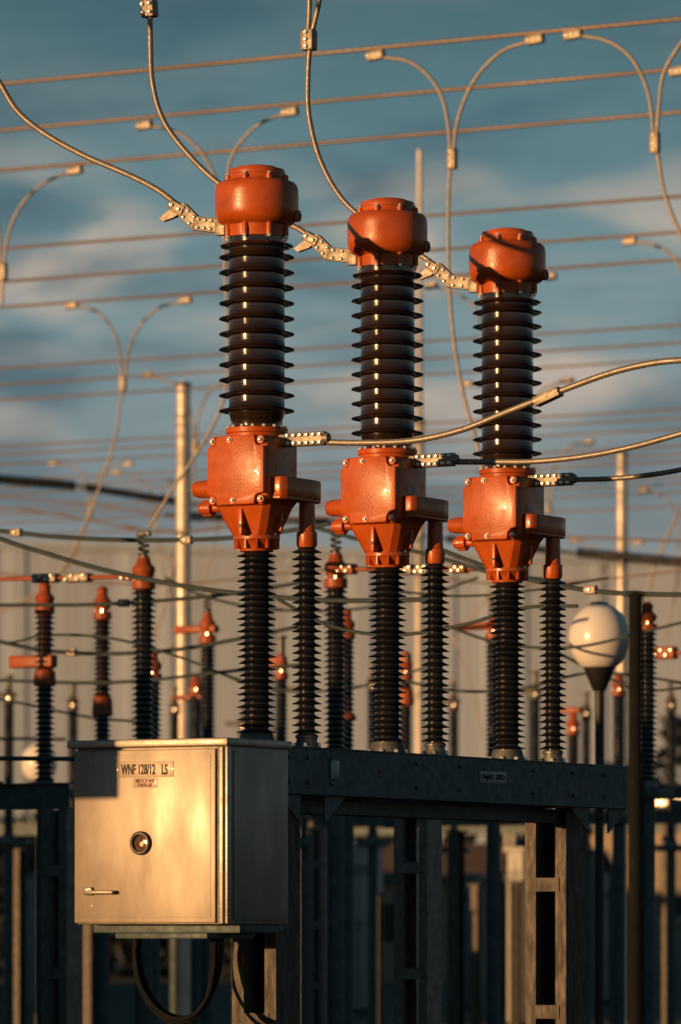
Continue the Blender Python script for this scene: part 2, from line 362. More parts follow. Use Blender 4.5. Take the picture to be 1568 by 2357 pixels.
jumper(14,[[(255,1088),(300,1092),(335,1112),(352,1150),(358,1220),(380,1330),(430,1450)],[(440,1098),(400,1105),(375,1130),(362,1170),(358,1220)]],[(268,1088,3,.17)],r=.017)
jumper(15,[[(1470,1130),(1505,1133),(1540,1155),(1558,1200),(1560,1330),(1530,1480)]],[(1482,1128,3,.17)],r=.017)
jumper(17,[[(1310,1245),(1350,1250),(1378,1280),(1385,1340),(1370,1420)],[(1480,1250),(1440,1258),(1405,1290),(1392,1340)]],[(1325,1243,3,.17),(1470,1248,3,.17)],r=.017)
jumper(17,[[(290,1215),(330,1225),(370,1260),(400,1330),(440,1430),(470,1520)]],[(300,1214,3,.2)],r=.016)
jumper(10,[[(480,1060),(505,1120),(500,1220),(470,1330),(420,1440),(350,1560)]],[],r=.014)
jumper(10,[[(1120,1040),(1150,1180),(1140,1330),(1080,1430),(1040,1480)]],[],r=.014)
jumper(9,[[(1568,1170),(1530,1250),(1495,1350),(1480,1480)]],[],r=.022)
jumper(12,[[(1000,1240),(1010,1340),(1050,1480),(1090,1600),(1110,1700)],[(700,1240),(660,1330),(640,1460)]],[],r=.014)
def sag(d,px,r=.014,m=M_DCAB,spacers=()):
    mb=MB(); O=Vector((0,d,0)); mb.tube([PP(a,b,O) for a,b in px],r,m,seg=8,step=.15)
    for a,b in spacers: clamp(mb,PP(a,b,O),N,.09,.06,.05,1,.01)
    mb.build('sagging_cable')
sag(38,[(-400,1190),(0,1222),(120,1235),(300,1243),(500,1240),(640,1225),(760,1205)],.0175,spacers=((38,1226),(430,1243)))
sag(36,[(-300,1130),(0,1240),(110,1275),(240,1312),(400,1345),(550,1366),(760,1382),(1000,1380)],.0175)
sag(40,[(-200,1398),(0,1393),(200,1392),(350,1384),(520,1368),(700,1340)],.015,spacers=((285,1388),))
sag(42,[(-200,1430),(0,1477),(100,1497),(220,1505),(360,1500),(480,1484),(700,1440)],.017,spacers=((165,1502),))
sag(44,[(-200,1560),(0,1566),(200,1572),(350,1565),(500,1548),(700,1530)],.015)
sag(46,[(-200,1590),(0,1610),(200,1650),(330,1662)],.011)
sag(41,[(-200,1455),(0,1480),(110,1462),(260,1470),(420,1515),(560,1572)],.011)
sag(47,[(380,1330),(470,1372),(600,1400),(780,1405),(950,1380),(1100,1330)],.014)
sag(39,[(660,1195),(820,1240),(980,1275),(1140,1320),(1260,1335)],.016)
sag(34,[(640,1380),(760,1440),(900,1462),(1060,1440),(1200,1400),(1330,1395)],.012)
sag(36,[(1000,1260),(1150,1315),(1300,1350),(1440,1366),(1700,1370)],.0165,spacers=((1360,1358),))
sag(40,[(900,1360),(1050,1372),(1200,1362),(1400,1330)],.010)
sag(42,[(1000,1430),(1150,1480),(1320,1490),(1500,1450),(1700,1400)],.012)
sag(44,[(900,1560),(1050,1590),(1200,1585),(1350,1550),(1500,1560),(1700,1600)],.012)
sag(44,[(1280,1500),(1400,1560),(1500,1590),(1700,1560)],.011)
sag(48,[(480,1540),(650,1590),(830,1580),(1000,1530)],.012)
sag(52,[(-200,1700),(0,1700),(150,1702)],.016)
sag(34,[(-200,1746),(0,1746),(180,1747),(300,1747)],.016)
sag(60,[(-200,1290),(100,1330),(400,1345),(800,1310),(1200,1345),(1700,1300)],.012,M_WIRE)
sag(70,[(-200,1150),(100,1180),(400,1225),(700,1190),(1000,1215),(1300,1235),(1700,1250)],.016,M_WIRE)
sag(75,[(-200,1130),(200,1160),(500,1200),(800,1150)],.014,M_WIRE)

def strain(d,a,b,r=.10):
    mb=MB(); O=Vector((0,d,0)); p=PP(*a,O); q=PP(*b,O); D=(q-p); L=D.length; X=D.normalized(); Y=X.orthogonal().normalized(); M=frame(p,Y,X.cross(Y),X)
    prof=[(.03,0)]; n=int(L/.09)
    for i in range(n):
        z=i*L/n; prof+=[(r*.6,z+.005),(r,z+.025),(r,z+.036),(r*.6,z+.06)]
    prof.append((.03,L)); mb.rev(prof,M_PORC2,M,14)
    mb.tube([p-X*.5,p],.025,M_STEELD,seg=8); mb.tube([q,q+X*.5],.025,M_STEELD,seg=8)
    mb.build('strain_insulator')
strain(80,(-60,1098),(175,1118),.085); strain(80,(200,1122),(432,1158),.072); strain(84,(440,1186),(760,1200),.072)
strain(84,(1030,1240),(1290,1270),.072); strain(80,(1330,1272),(1600,1296),.085)

# ---------------------------------------------------------------- steel helpers
def laced(mb,M,w,dep,zt,m=M_STEEL,z0=0,rung=.75,pw=.07):
    for sx in (-1,1):
        x=sx*(w/2-pw/2)
        mb.box(x-pw/2,x+pw/2,-dep/2,-dep/2+.010,z0,zt,m,M); mb.box(x-pw/2,x+pw/2,dep/2-.010,dep/2,z0,zt,m,M)
        xo=sx*(w/2-.005); mb.box(xo-.005,xo+.005,-dep/2+.010,dep/2-.010,z0,zt,m,M)
    k=int((zt-z0)/rung)
    for i in range(k+1):
        z=zt-.45-i*rung
        if z<z0: break
        mb.box(-w/2+pw*.6,w/2-pw*.6,-dep/2-.008,-dep/2-.001,z-.04,z+.04,m,M)
        mb.box(-w/2+pw*.6,w/2-pw*.6,dep/2+.001,dep/2+.008,z-.04,z+.04,m,M)
    mb.box(-w/2-.06,w/2+.06,-dep/2-.06,dep/2+.06,z0,z0+.03,m,M)
# ---------------------------------------------------------------- main beam
BT=2.563
mb=MB(); M=LF(Vector((BASE[0].x,BASE[0].y,0)))
y0,y1=-.43,3.86; zt,zb=BT-.001,BT-.235
for sx in (-1,1):
    xa=sx*.315
    mb.box(min(xa,xa-sx*.012),max(xa,xa-sx*.012),y0,y1,zb,zt,M_STEELD,M)
    mb.box(min(xa+sx*.006,xa-sx*.09),max(xa+sx*.006,xa-sx*.09),y0,y1,zt+.0005,zt+.010,M_STEELD,M,bev=.003)
    mb.box(min(xa+sx*.022,xa-sx*.07),max(xa+sx*.022,xa-sx*.07),y0,y1,zb-.012,zb-.001,M_STEELD,M,bev=.003)
for O_ in (0,1.437,2.875):
    mb.box(-.30,.30,O_-.14,O_+.28,zt-.03,zt-.002,M_STEELD,M)
    for yy in (-.12,.12): mb.box(-.302,.302,O_+yy-.03,O_+yy+.03,zt-.16,zt-.031,M_STEELD,M)
mb.box(-.30,.30,y1-.012,y1,zb,zt-.001,M_STEELD,M); mb.box(-.30,.30,y0,y0+.012,zb,zt-.001,M_STEELD,M)
mb.rev([(.025,0),(.025,.004)],M_BLACK,M@T(.315,.80,BT-.115)@RX,18)
for yy in (-.2,.0,.25,1.2,1.7,2.6,3.1,3.5):
    for dz in (.05,.18): bolt(mb,M@T(.315,yy,BT-dz)@RX,.011,.012,M_STEEL)
mb.box(.317,.325,.235,.325,BT-.155,BT-.055,M_PLATE2,M,bev=.002)
for yy in (.06,3.44):
    laced(mb,M@T(.025,yy,0),.27,.26,zb-.013,m=M_LEGD)
    for s_ in (-1,1):
        mb.raw([(.30,yy+s_*.13,zb-.014),(.30,yy+s_*.36,zb-.014),(.30,yy+s_*.13,zb-.16),(.31,yy+s_*.13,zb-.014),(.31,yy+s_*.36,zb-.014),(.31,yy+s_*.13,zb-.16)],[(0,1,2),(3,5,4),(0,3,4,1),(1,4,5,2),(2,5,3,0)],M_STEELD,M)
mb.box(-.06,.12,.19,3.30,zb-.10,zb-.03,M_STEELD,M)
beam=mb.build('steel_support_beam')

def text_obj(s,M,w,h,m,name,parent,shear=0.,ext=.0012,bold=.012):
    cu=bpy.data.curves.new(name,'FONT'); cu.body=s; cu.extrude=ext; cu.align_x='CENTER'; cu.align_y='CENTER'; cu.shear=shear; cu.offset=bold; cu.size=1
    ob=bpy.data.objects.new(name,cu); scene.collection.objects.link(ob); bpy.context.view_layer.update()
    dg=bpy.context.evaluated_depsgraph_get(); me=bpy.data.meshes.new_from_object(ob.evaluated_get(dg))
    bpy.data.objects.remove(ob)
    xs=[v.co.x for v in me.vertices]; ys=[v.co.y for v in me.vertices]; zs=[v.co.z for v in me.vertices]
    sx=w/(max(xs)-min(xs)); sy=h/(max(ys)-min(ys)); cx=(max(xs)+min(xs))/2; cy=(max(ys)+min(ys))/2; zmax=max(zs) or 1
    for v in me.vertices: v.co=Vector(((v.co.x-cx)*sx,(v.co.y-cy)*sy,v.co.z/zmax*.0012))
    me.materials.clear(); me.materials.append(m)
    o=bpy.data.objects.new(name,me); o.matrix_world=M; scene.collection.objects.link(o)
    if parent: o.parent=parent
    return o
mb=MB(); 
sg=empty('nameplate_sign')
mb.box(.317,.322,1.93,2.255,BT-.135,BT-.068,M_PLATE2,M,bev=.0015); mb.build('plate',sg)
Mt=M@T(.3235,2.092,BT-.102); Mt=frame(Mt.translation,U,Z,N)
text_obj('+ Flugfeld 2  128/12 +',Mt,.305,.038,M_INK,'lettering',sg)

# ---------------------------------------------------------------- cabinet
cab=empty('control_cabinet'); mb=MB()
X0,X1,Y0,Y1=-.472,.455,-1.06,-.44; ZB,ZT=1.628,2.542
mb.box(X0+.004,X1-.004,Y0+.012,Y1,ZB,ZT,M_CAB,M,bev=.004)
mb.box(X0-.035,X1+.012,Y0-.03,Y1+.02,ZT+.001,ZT+.042,M_CABS,M,bev=.008)
mb.box(X0,X1-.070,Y0-.012,Y0+.011,ZB+.006,ZT-.012,M_CAB,M,bev=.006)
mb.box(X0+.028,X1-.098,Y0-.0145,Y0-.0118,ZB+.034,ZT-.038,M_CAB,M,bev=.001)
mb.box(X1-.064,X1-.050,Y0-.002,Y0+.011,ZB+.004,ZT-.004,M_BLACK,M)
mb.box(X1-.049,X1-.022,Y0-.018,Y0+.011,ZB+.002,ZT-.003,M_CABS,M,bev=.005)
mb.box(X1-.018,X1+.0,Y0-.006,Y0+.030,ZB+.002,ZT-.003,M_CABS,M,bev=.005)
mb.box(X1-.003,X1+.004,Y0+.055,Y1-.02,ZB+.02,ZT-.02,M_CAB,M,bev=.002)
mb.box(X0+.015,X1-.02,Y0+.15,Y1-.02,ZB-.045,ZB-.002,M_STEELD,M,bev=.004)
mb.box(X0+.22,X1-.15,Y0+.04,Y1-.1,ZB-.075,ZB-.046,M_STEELD,M,bev=.004)
body=mb.build('body',cab)
def cpos(px,py,yl=None):
    yl=Y0-.0146 if yl is None else yl
    O=M@Vector((0,yl,0)); p=PP(px,py,O); L=M.inverted()@p; return L
w=cpos(325,1941); mbw=MB()
mbw.rev([(.030,0),(.045,0),(.062,.001),(.062,.014),(.056,.020),(.046,.020),(.042,.010),(.042,.004)],M_BLACK,M@T(w.x,w.y+.001,w.z)@RY,40,cap=False)
mbw.rev([(.043,0),(.043,.004),(.02,.007),(0,.008)],M_WIN,M@T(w.x,w.y+.001,w.z)@RY,32)
mbw.box(w.x-.004,w.x+.004,w.y-.014,w.y-.007,w.z-.006,w.z+.034,M_BLACK,M)
mbw.rev([(.012,0),(.012,.016)],M_PLATE,M@T(w.x+.012,w.y+.001,w.z-.006)@RY,12)
mbw.build('inspection_window',cab)
hpos=cpos(232,2053); mbh=MB()
mbh.box(hpos.x-.095,hpos.x-.045,hpos.y-.022,hpos.y+.001,hpos.z-.018,hpos.z+.024,M_CABS,M,bev=.007)
mbh.box(hpos.x-.085,hpos.x+.10,hpos.y-.048,hpos.y-.024,hpos.z-.013,hpos.z+.008,M_CABS,M,bev=.009)
mbh.rev([(.011,0),(.011,.03)],M_BOLT,M@T(hpos.x-.068,hpos.y,hpos.z)@RY,12)
mbh.build('door_handle',cab)
mbp=MB()
a=cpos(268,1754); b=cpos(400,1788); mbp.box(a.x,b.x,a.y-.003,a.y+.0006,b.z,a.z,M_PLATE,M,bev=.001)
for cx in (a.x+.008,b.x-.008): bolt(mbp,M@T(cx,a.y-.003,(a.z+b.z)/2)@RY,.004,.002)
c_=cpos(307,1791); d_=cpos(362,1813); mbp.box(c_.x,d_.x,a.y-.003,a.y+.0006,d_.z,c_.z,M_PLATE,M,bev=.001)
mbp.build('label_plates',cab)
mbb=MB()
for px,py in ((208,1752),(218,1752),(212,2085),(480,1760)): bolt(mbb,M@T(cpos(px,py).x,a.y+.001,cpos(px,py).z)@RY,.004,.003)
mbb.build('rivets',cab)
def tm(p): return frame(M@Vector((p.x,a.y-.0042,p.z)),N,Z,-U)
t1=cpos(319,1771); t1b=cpos(380,1771)
text_obj('WNF 128/12',tm(t1),.207,.054,M_INK,'label_text',cab,bold=.02)
text_obj('LS',tm(t1b),.036,.054,M_INK,'label_text_suffix',cab,bold=.02)
t2=cpos(334.5,1797.5); t3=cpos(334.5,1807)
text_obj('BRUCKNER',tm(t2),.115,.019,M_INKR,'maker_text',cab,shear=.25)
text_obj('ENERGIE',tm(t3),.090,.018,M_INKR,'maker_text_lower',cab,shear=.25)
mbk=MB()
Ok=M@Vector((0,-.75,0))
for k,(dx,dy) in enumerate(((0,0),(10,6),(20,-4),(-8,10))):
    mbk.tube([PP(x_,y_,Ok+U*.02*k) for x_,y_ in ((315+dx*.4,2150),(312+dx*.4,2200),(325+dx*.6,2270),(370+dx*.3,2330+dy),(430+dx*.2,2345+dy),(475+dx*.4,2300+dy),(492+dx*.7,2230),(495+dx*.9,2150))],.011,M_BLKP,seg=10,step=.03)
mbk.build('control_cables',cab)

# ---------------------------------------------------------------- unseen box on a post, added sunward to shadow the cabinet corner
mb=MB(); hl=Vector((LD.x,LD.y,0)).normalized(); c0=M@Vector((-.45,-1.07,0))-hl*4.0; Mj=LF(Vector((c0.x,c0.y,0))); dz=4.0*math.tan(EL)
mb.box(-.26,.215,-.12,.12,2.285+dz,2.72+dz,M_CAB,Mj,bev=.01); mb.box(-.28,.235,-.14,.14,2.721+dz,2.745+dz,M_CABS,Mj,bev=.005)
mb.box(-.24,.195,-.128,-.121,2.31+dz,2.70+dz,M_CABS,Mj,bev=.003)
mb.box(-.20,-.12,-.04,.04,0,2.284+dz,M_STEEL,Mj); mb.box(-.28,-.04,-.12,.12,0,.02,M_STEEL,Mj)
mb.build('shadow_caster_box')
# unseen halls added on the left to shade the low background
for hy0,hy1 in ((25,58),(78,150)):
    hall=empty('shade_hall'); mb=MB(); hx0,hx1,hz=-15.5,-10.5,4.0
    mb.box(hx0,hx1,hy0,hy1,0,hz,M_WALL); mb.build('walls',hall)
    mb=MB(); mb.box(hx0-.3,hx1+.3,hy0-.3,hy1+.3,hz+.001,hz+.22,M_STEELD); mb.build('flat_roof',hall)
    mb=MB()
    for k in range(int((hy1-hy0-4)/5)):
        y=hy0+3+k*5; mb.box(hx1-.05,hx1+.02,y,y+2,1.2,2.6,M_BLACK); mb.box(hx1+.021,hx1+.09,y-.1,y+2.1,1.1,1.19,M_PLATE)
    mb.build('windows',hall)

# ---------------------------------------------------------------- background post insulators
def spring(mb,c,h,r=.035,n=4,tr=.011):
    pts=[c+Vector((r*math.cos(t*2*math.pi*n/40),r*math.sin(t*2*math.pi*n/40),h*t/40)) for t in range(41)]
    mb.tube(pts,tr,M_STEEL,seg=6)
def post(px,d,ycap,yins,r,ybot=None,top='spring',arm=None,second=None,zb=None,orange_mid=None,pitch=.045,capm=None):
    capm=capm or M_OR2
    O=P(px,ycap,d); zb=zb or 2.74; Mx=LF(Vector((O.x,O.y,0))); mb=MB(); zc=zat(ycap,d); zi=zat(yins,d)
    insulator(mb,Mx,zb+.06,zi,r*.62,r,pitch,M_PORC2 if orange_mid is None else M_PORC,24)
    h=zc-zi
    mb.rev([(r*.75,zi-.01),(r*.95,zi),(r*.95,zi+h*.25),(r*.8,zi+h*.3),(r*.85,zi+h*.5),(r*.95,zi+h*.55),(r*.9,zi+h*.68),(r*.6,zi+h*.8),(r*.5,zi+h)],capm,Mx,20)
    for k in range(6):
        bolt(mb,Mx@Matrix.Rotation(k*math.pi/3,4,'Z')@T(r*.85,0,zi+h*.25),.012,.02)
    mb.rev([(r*1.05,zb),(r*1.05,zb+.02),(r*.8,zb+.07)],M_STEEL,Mx,20)
    if orange_mid:
        za,zc2=zat(orange_mid[1],d),zat(orange_mid[0],d); mb.rev([(r*.9,za),(r*1.1,za+.02),(r*1.0,zc2-.02),(r*.7,zc2)],M_OR2,Mx,20)
    if top=='spring':
        spring(mb,Vector((O.x,O.y,zc)),.18); mb.box(-.06,.06,-.02,.02,zc+.16,zc+.20,M_STEEL,Mx,bev=.008)
        mb.rev([(.03,zc-.02),(.03,zc+.04)],M_STEEL,Mx,10)
    elif top=='dome':
        mb.rev([(r*.5,zc-.02),(r*.6,zc+.02),(r*.3,zc+.05)],capm,Mx,16)
    elif top=='tube':
        mb.rev([(r*.5,zc-.02),(r*.5,zc+.14),(r*.8,zc+.15),(r*.8,zc+.17)],M_STEEL,Mx,16)
    if arm:
        (xa,ya,xb,yb,ra,blk)=arm; p=PP(xa,ya,O); q=PP(xb,yb,O); mb.tube([p,q],ra,M_OR2,seg=12)
        if blk:
            for (bx,by,L,hh,mm) in blk:
                c=PP(bx,by,O); Mc=frame(c,N,U,Z); mb.box(-L/2,L/2,-.05,.05,-hh/2,hh/2,mm,Mc,bev=.012)
                for i in range(4): bolt(mb,Mc@T(-L/2+(i+.5)*L/4,-.05,hh*.2*(1 if i%2 else -1))@RY,.012,.016)
    if second:
        (y2,w2,h2)=second; z2=zat(y2,d); mb.box(-w2,w2*.3,-.05,.05,z2-h2/2,z2+h2/2,capm,Mx,bev=.015)
    mb.rev([(.14,0),(.14,.02),(.065,.03),(.065,zb-.09)],M_STEELD,Mx,16)
    mb.box(-.17,.17,-.15,.15,zb-.088,zb-.001,M_STEELD,Mx,bev=.004)
    mb.build('disconnector_post_insulator')
post(331,40,1283,1355,.095,arm=(-120,1335,318,1327,.017,[(106,1331,.22,.07,M_CLAMP),(180,1330,.22,.07,M_CLAMP),(300,1327,.12,.06,M_OR2)]))
post(352,46,1510,1565,.085,top='dome',second=(1540,.10,.16))
post(103,42,1355,1412,.085,top='dome',orange_mid=(1540,1580),second=(1522,.32,.10))
post(236,46,1362,1425,.085,top='dome',orange_mid=(1602,1650))
post(478,50,1412,1480,.085,second=(1448,.36,.07))
post(452,56,1560,1600,.085,top='dome',second=(1605,.3,.05))
post(648,50,1505,1562,.07,top='tube',second=(1525,.14,.12))
post(773,40,1275,1352,.095,arm=(785,1310,1112,1310,.018,[(800,1310,.14,.08,M_OR2),(937,1311,.13,.08,M_CLAMP),(975,1311,.11,.08,M_CLAMP),(1060,1310,.12,.06,M_OR2)]))
post(798,46,1415,1470,.08,top='dome',orange_mid=(1640,1660))
post(934,54,1510,1565,.08,top='dome',second=(1520,.16,.14),orange_mid=(1585,1625))
post(1136,48,1420,1470,.08,second=(1440,.36,.07))
post(1320,58,1650,1690,.08,top='dome',second=(1635,.35,.07))
post(1425,52,1560,1600,.075,top='dome'); post(1490,42,1400,1450,.085,top='dome',orange_mid=None)
post(1600,46,1470,1520,.085,arm=(1500,1503,1600,1503,.017,[(1533,1503,.20,.11,M_OR2)]))
post(-60,40,1283,1355,.095)
for px,d,yc in ((20,66,1585),(168,70,1600),(402,72,1610),(700,68,1570),(858,66,1555),(1045,72,1600),(1232,66,1575),(1350,74,1620),(1545,70,1600),(560,80,1650),(640,84,1670)):
    post(px,d,yc,yc+34,.085,top='spring' if px%2 else 'tube',capm=M_LEG,second=((yc+15,.3,.06) if px%3 else None))

def sbeam(px0,px1,py,d,h=.2,along=N,gap=5.5,m=None):
    m=m or M_STEELD
    mb=MB(); O=Vector((0,d,0)); a=PP(px0,py,O,along); b=PP(px1,py,O,along); L=Vector((b.x-a.x,b.y-a.y,0)).length
    X=Vector((b.x-a.x,b.y-a.y,0)).normalized(); Yv=Z.cross(X); a.z=zat(py,d); Mx=frame(Vector((a.x,a.y,a.z)),X,Yv,Z)
    mb.box(0,L,-.005,.005,-h,0,m,Mx); mb.box(0,L,-.04,.04,.001,.012,m,Mx); mb.box(0,L,-.04,.04,-h-.012,-h-.001,m,Mx)
    k=max(1,int(L/gap))
    for i in range(k+1):
        laced(mb,frame(Vector((a.x,a.y,0))+X*(L*(i+.02)/(k+.04)),X,Yv,Z),.22,.22,a.z-h-.014,M_STEEL)
    mb.build('equipment_support_frame')
sbeam(-700,160,1795,37,.17,gap=1.9)
sbeam(720,1700,1878,64,.13); sbeam(-500,640,1888,66,.14)
sbeam(1300,2000,1820,58,.14)
sbeam(690,1500,1893,79,.08,gap=6,m=M_LEG); sbeam(-300,180,1893,79,.08,gap=6,m=M_LEG)
sbeam(-900,2400,1905,110,.16)
mb=MB(); O=Vector((4.6,78,0)); a=PP(1505,1838,O); b=PP(1900,1838,O); mb.tube([a,b],.08,M_MAST,seg=14)  # bar and bright clamps added to catch warm sun glints
for t in (.04,.12,.2,.5,.9):
    p=a.lerp(b,t); clamp(mb,p,N,.26,.26,.24,2,.04,2,M_BOLT)
for t in (.1,.85):
    p=a.lerp(b,t); insulator(mb,T(p.x,p.y,0),2.5,p.z-.06,.05,.09,.05,M_PORC2,16); mb.rev([(.15,0),(.15,.03),(.07,.04),(.07,2.5)],M_LEG,T(p.x,p.y,0),12)
mb.build('glint_bar')
def leg(px,d,ytop,w=.24,m=M_STEEL,dep=.22):
    mb=MB(); O=P(px,0,d); laced(mb,LF(Vector((O.x,O.y,0))),w,dep,zat(ytop,d),m)
    zz=zat(ytop,d); Mx=LF(Vector((O.x,O.y,0))); mb.box(-.25,.25,-.2,.2,zz+.001,zz+.05,M_STEELD,Mx,bev=.004)
    mb.build('steel_support_column')
leg(962,37,1852,.27)
def hpost(px,d,ytop,w=.16,m=M_LEG):
    mb=MB(); O=P(px,0,d); zz=zat(ytop,d); Mx=LF(Vector((O.x,O.y,0)))
    mb.box(-w/2,w/2,-w/2,-w/2+.012,0,zz,m,Mx); mb.box(-w/2,w/2,w/2-.012,w/2,0,zz,m,Mx); mb.box(-.006,.006,-w/2+.012,w/2-.012,0,zz,m,Mx); mb.box(-w/2-.04,w/2+.04,-w/2-.04,w/2+.04,zz,zz+.03,m,Mx)
    mb.build('steel_post')
for px,d,yt,w in ((778,77,1900,.17),(729,78,2025,.14),(1142,79,2010,.17),(1188,80,2032,.15),(1050,68,1916,.17),(1540,80,1900,.16),(550,78,2060,.12),(205,76,2130,.14),(1420,66,2000,.14),(40,74,1960,.16),(868,79,2060,.12),(1095,81,2040,.11)): hpost(px,d,yt,w)
def kiosk(px0,px1,yt,d,m=None):
    m=m or M_KIOSK
    mb=MB(); a=P(px0,0,d); b=P(px1,0,d); w_=(b.x-a.x)*.86; zt_=zat(yt,d); Mx=LF(Vector(((a.x+b.x)/2,d,0)))
    mb.box(-w_/2,w_/2,-w_*.35,w_*.35,.12,zt_-.08,m,Mx,bev=.02); mb.box(-w_/2-.05,w_/2+.05,-w_*.35-.05,w_*.35+.05,zt_-.079,zt_,m,Mx,bev=.02)
    mb.box(-w_/2+.03,w_/2-.03,-w_*.35+.03,w_*.35-.03,0,.119,M_STEELD,Mx)
    mb.box(-.008,.008,-w_*.35-.006,-w_*.35+.01,.2,zt_-.15,M_BLACK,Mx); mb.box(.04,.07,-w_*.35-.03,-w_*.35+.01,zt_*.5,zt_*.5+.15,M_STEEL,Mx)
    for s_ in (-1,1):
        for q in range(4): mb.box(s_*w_*.25-.15,s_*w_*.25+.15,-w_*.35-.012,-w_*.35+.005,zt_-.4-q*.05,zt_-.38-q*.05,M_STEELD,Mx)
    mb.build('electrical_kiosk')
kiosk(792,880,1945,98,M_KIOSK2); kiosk(716,786,1948,118); kiosk(1168,1218,1950,83,M_KIOSK2); kiosk(1380,1440,2010,110,M_KIOSK2); kiosk(20,80,2010,100); kiosk(1040,1110,2010,104)

def mast(px,d,ytop,r0,r1,tip=None):
    mb=MB(); O=P(px,ytop,d); Mx=T(O.x,O.y,0)
    prof=[(r0*1.6,0),(r0*1.6,.04),(r0,.05),(r1,O.z)]
    if tip: 
        zt_=zat(tip[0],d); prof+= [(tip[1],O.z+.05),(tip[1]*.8,zt_)]
    mb.rev(prof,M_MAST,Mx,20)
    mb.rev([(r1*1.15,O.z-.06),(r1*1.15,O.z-.01)],M_STEEL,Mx,20)
    mb.build('gantry_mast')
mast(422,76,880,.125,.10); mast(966,90,965,.10,.085,(345,.05)); mast(1432,87,1040,.11,.09)

def lamp(cx,cy,d,rpx):
    mb=MB(); O=P(cx,cy,d); r=rpx/F*d; Mx=T(O.x,O.y,O.z)
    prof=[(r*math.sin(t)*1.0,-r*math.cos(t)*1.14) for t in [math.pi*(.17+.74*k/22) for k in range(23)]]
    mb.rev(prof,M_GLASS,Mx,40)
    zt_=prof[-1][1]; rt=prof[-1][0]
    mb.rev([(rt*1.12,zt_-.012),(rt*1.12,zt_+.004),(rt*.8,zt_+.015),(rt*.2,zt_+.02),(0,zt_+.021)],M_BLACK,Mx,32)
    zb_=prof[0][1]; rb=prof[0][0]
    mb.rev([(r*.15,-O.z+.0),(r*.15,zb_-.19*r/.25),(r*.22,zb_-.18*r/.25),(rb*.95,zb_-.02),(rb*1.08,zb_+.012),(rb,zb_+.015)],M_BLACK,Mx,28)
    mb.rev([(r*.3,-O.z),(r*.3,-O.z+.4),(r*.16,-O.z+.45)],M_BLACK,Mx,20)
    mb.build('globe_lamp')
lamp(1380,1468,42.3,71); lamp(90,1757,74,41)
mb=MB(); O=P(1463,1366,18); mb.rev([(.05,0),(.05,.02),(.030,.03),(.027,O.z-.01),(.033,O.z-.01),(.033,O.z),(.0,O.z+.01)],M_BLKP,T(O.x,O.y,0),20); mb.build('metal_fence_post')

# ---------------------------------------------------------------- setting
me=bpy.data.meshes.new('ground'); R=7000
me.from_pydata([(-R,-R,0),(R,-R,0),(R,R,0),(-R,R,0)],[],[(0,1,2,3)]); me.materials.append(M_GRASS)
g=bpy.data.objects.new('ground',me); scene.collection.objects.link(g)
from mathutils import noise as mn
vs=[];fs=[];nx,ny=160,14
for j in range(ny):
    for i in range(nx):
        x=-2600+i*5200/(nx-1); y=3200+j*110
        prof=math.sin(math.pi*j/(ny-1))
        h=prof*(130+38*mn.noise(Vector((x*.0022,0.3,0)))+22*mn.noise(Vector((x*.009,y*.002,4)))+6*mn.noise(Vector((x*.03,y*.02,2))))
        vs.append((x,y,h-2))
for j in range(ny-1):
    for i in range(nx-1):
        k=j*nx+i; fs.append((k,k+1,k+nx+1,k+nx))
mb=MB(); mb.raw(vs,fs,M_HILL); mb.build('hills')
mb=MB(); rnd=random.Random(3)
tx=-60
while tx<60:
    ty=190+rnd.uniform(-12,25); hh=rnd.uniform(6.2,9.0)
    if -6<tx<-3: hh=9.8
    if tx>11: hh+=1.6
    rr=hh*.36
    mb.rev([(.22,0),(.14,hh*.6)],M_BARK,T(tx,ty,0),6)
    cl=[]
    for c in range(16):
        a=rnd.uniform(0,6.28); q=rnd.uniform(0,1)**.5*rr; z=rnd.uniform(hh*.18,hh*.9); q*=1-.5*max(0,(z/hh-.55)/.45)
        cl.append((tx+q*math.cos(a),ty+q*math.sin(a),z,rnd.uniform(.5,1.0)))
    for (cx_,cy_,cz_,cr) in cl:
        for k in range(50):
            v=Vector((rnd.gauss(0,1),rnd.gauss(0,1),rnd.gauss(0,.8))); v=v.normalized()*cr*rnd.uniform(.3,1.05)
            c=Vector((cx_,cy_,cz_))+v; s_=rnd.uniform(.12,.28)
            a1=Vector((rnd.gauss(0,1),rnd.gauss(0,1),rnd.gauss(0,1))).normalized(); a2=a1.orthogonal().normalized()
            mb.raw([c-a1*s_,c+a2*s_*.7,c+a1*s_,c-a2*s_*.7],[(0,1,2,3)],M_LEAF)
    tx+=rnd.uniform(1.3,2.3)
for k in range(16000):
    x=rnd.uniform(-60,60); z=rnd.uniform(0,4.4+.9*mn.noise(Vector((x*.4,0,0)))); c=Vector((x,rnd.uniform(170,173),z)); s_=rnd.uniform(.14,.36)
    a1=Vector((rnd.gauss(0,1),rnd.gauss(0,1),rnd.gauss(0,1))).normalized(); a2=a1.orthogonal().normalized()
    mb.raw([c-a1*s_,c+a2*s_*.7,c+a1*s_,c-a2*s_*.7],[(0,1,2,3)],M_LEAF)
mb.build('distant_trees',flat=True)
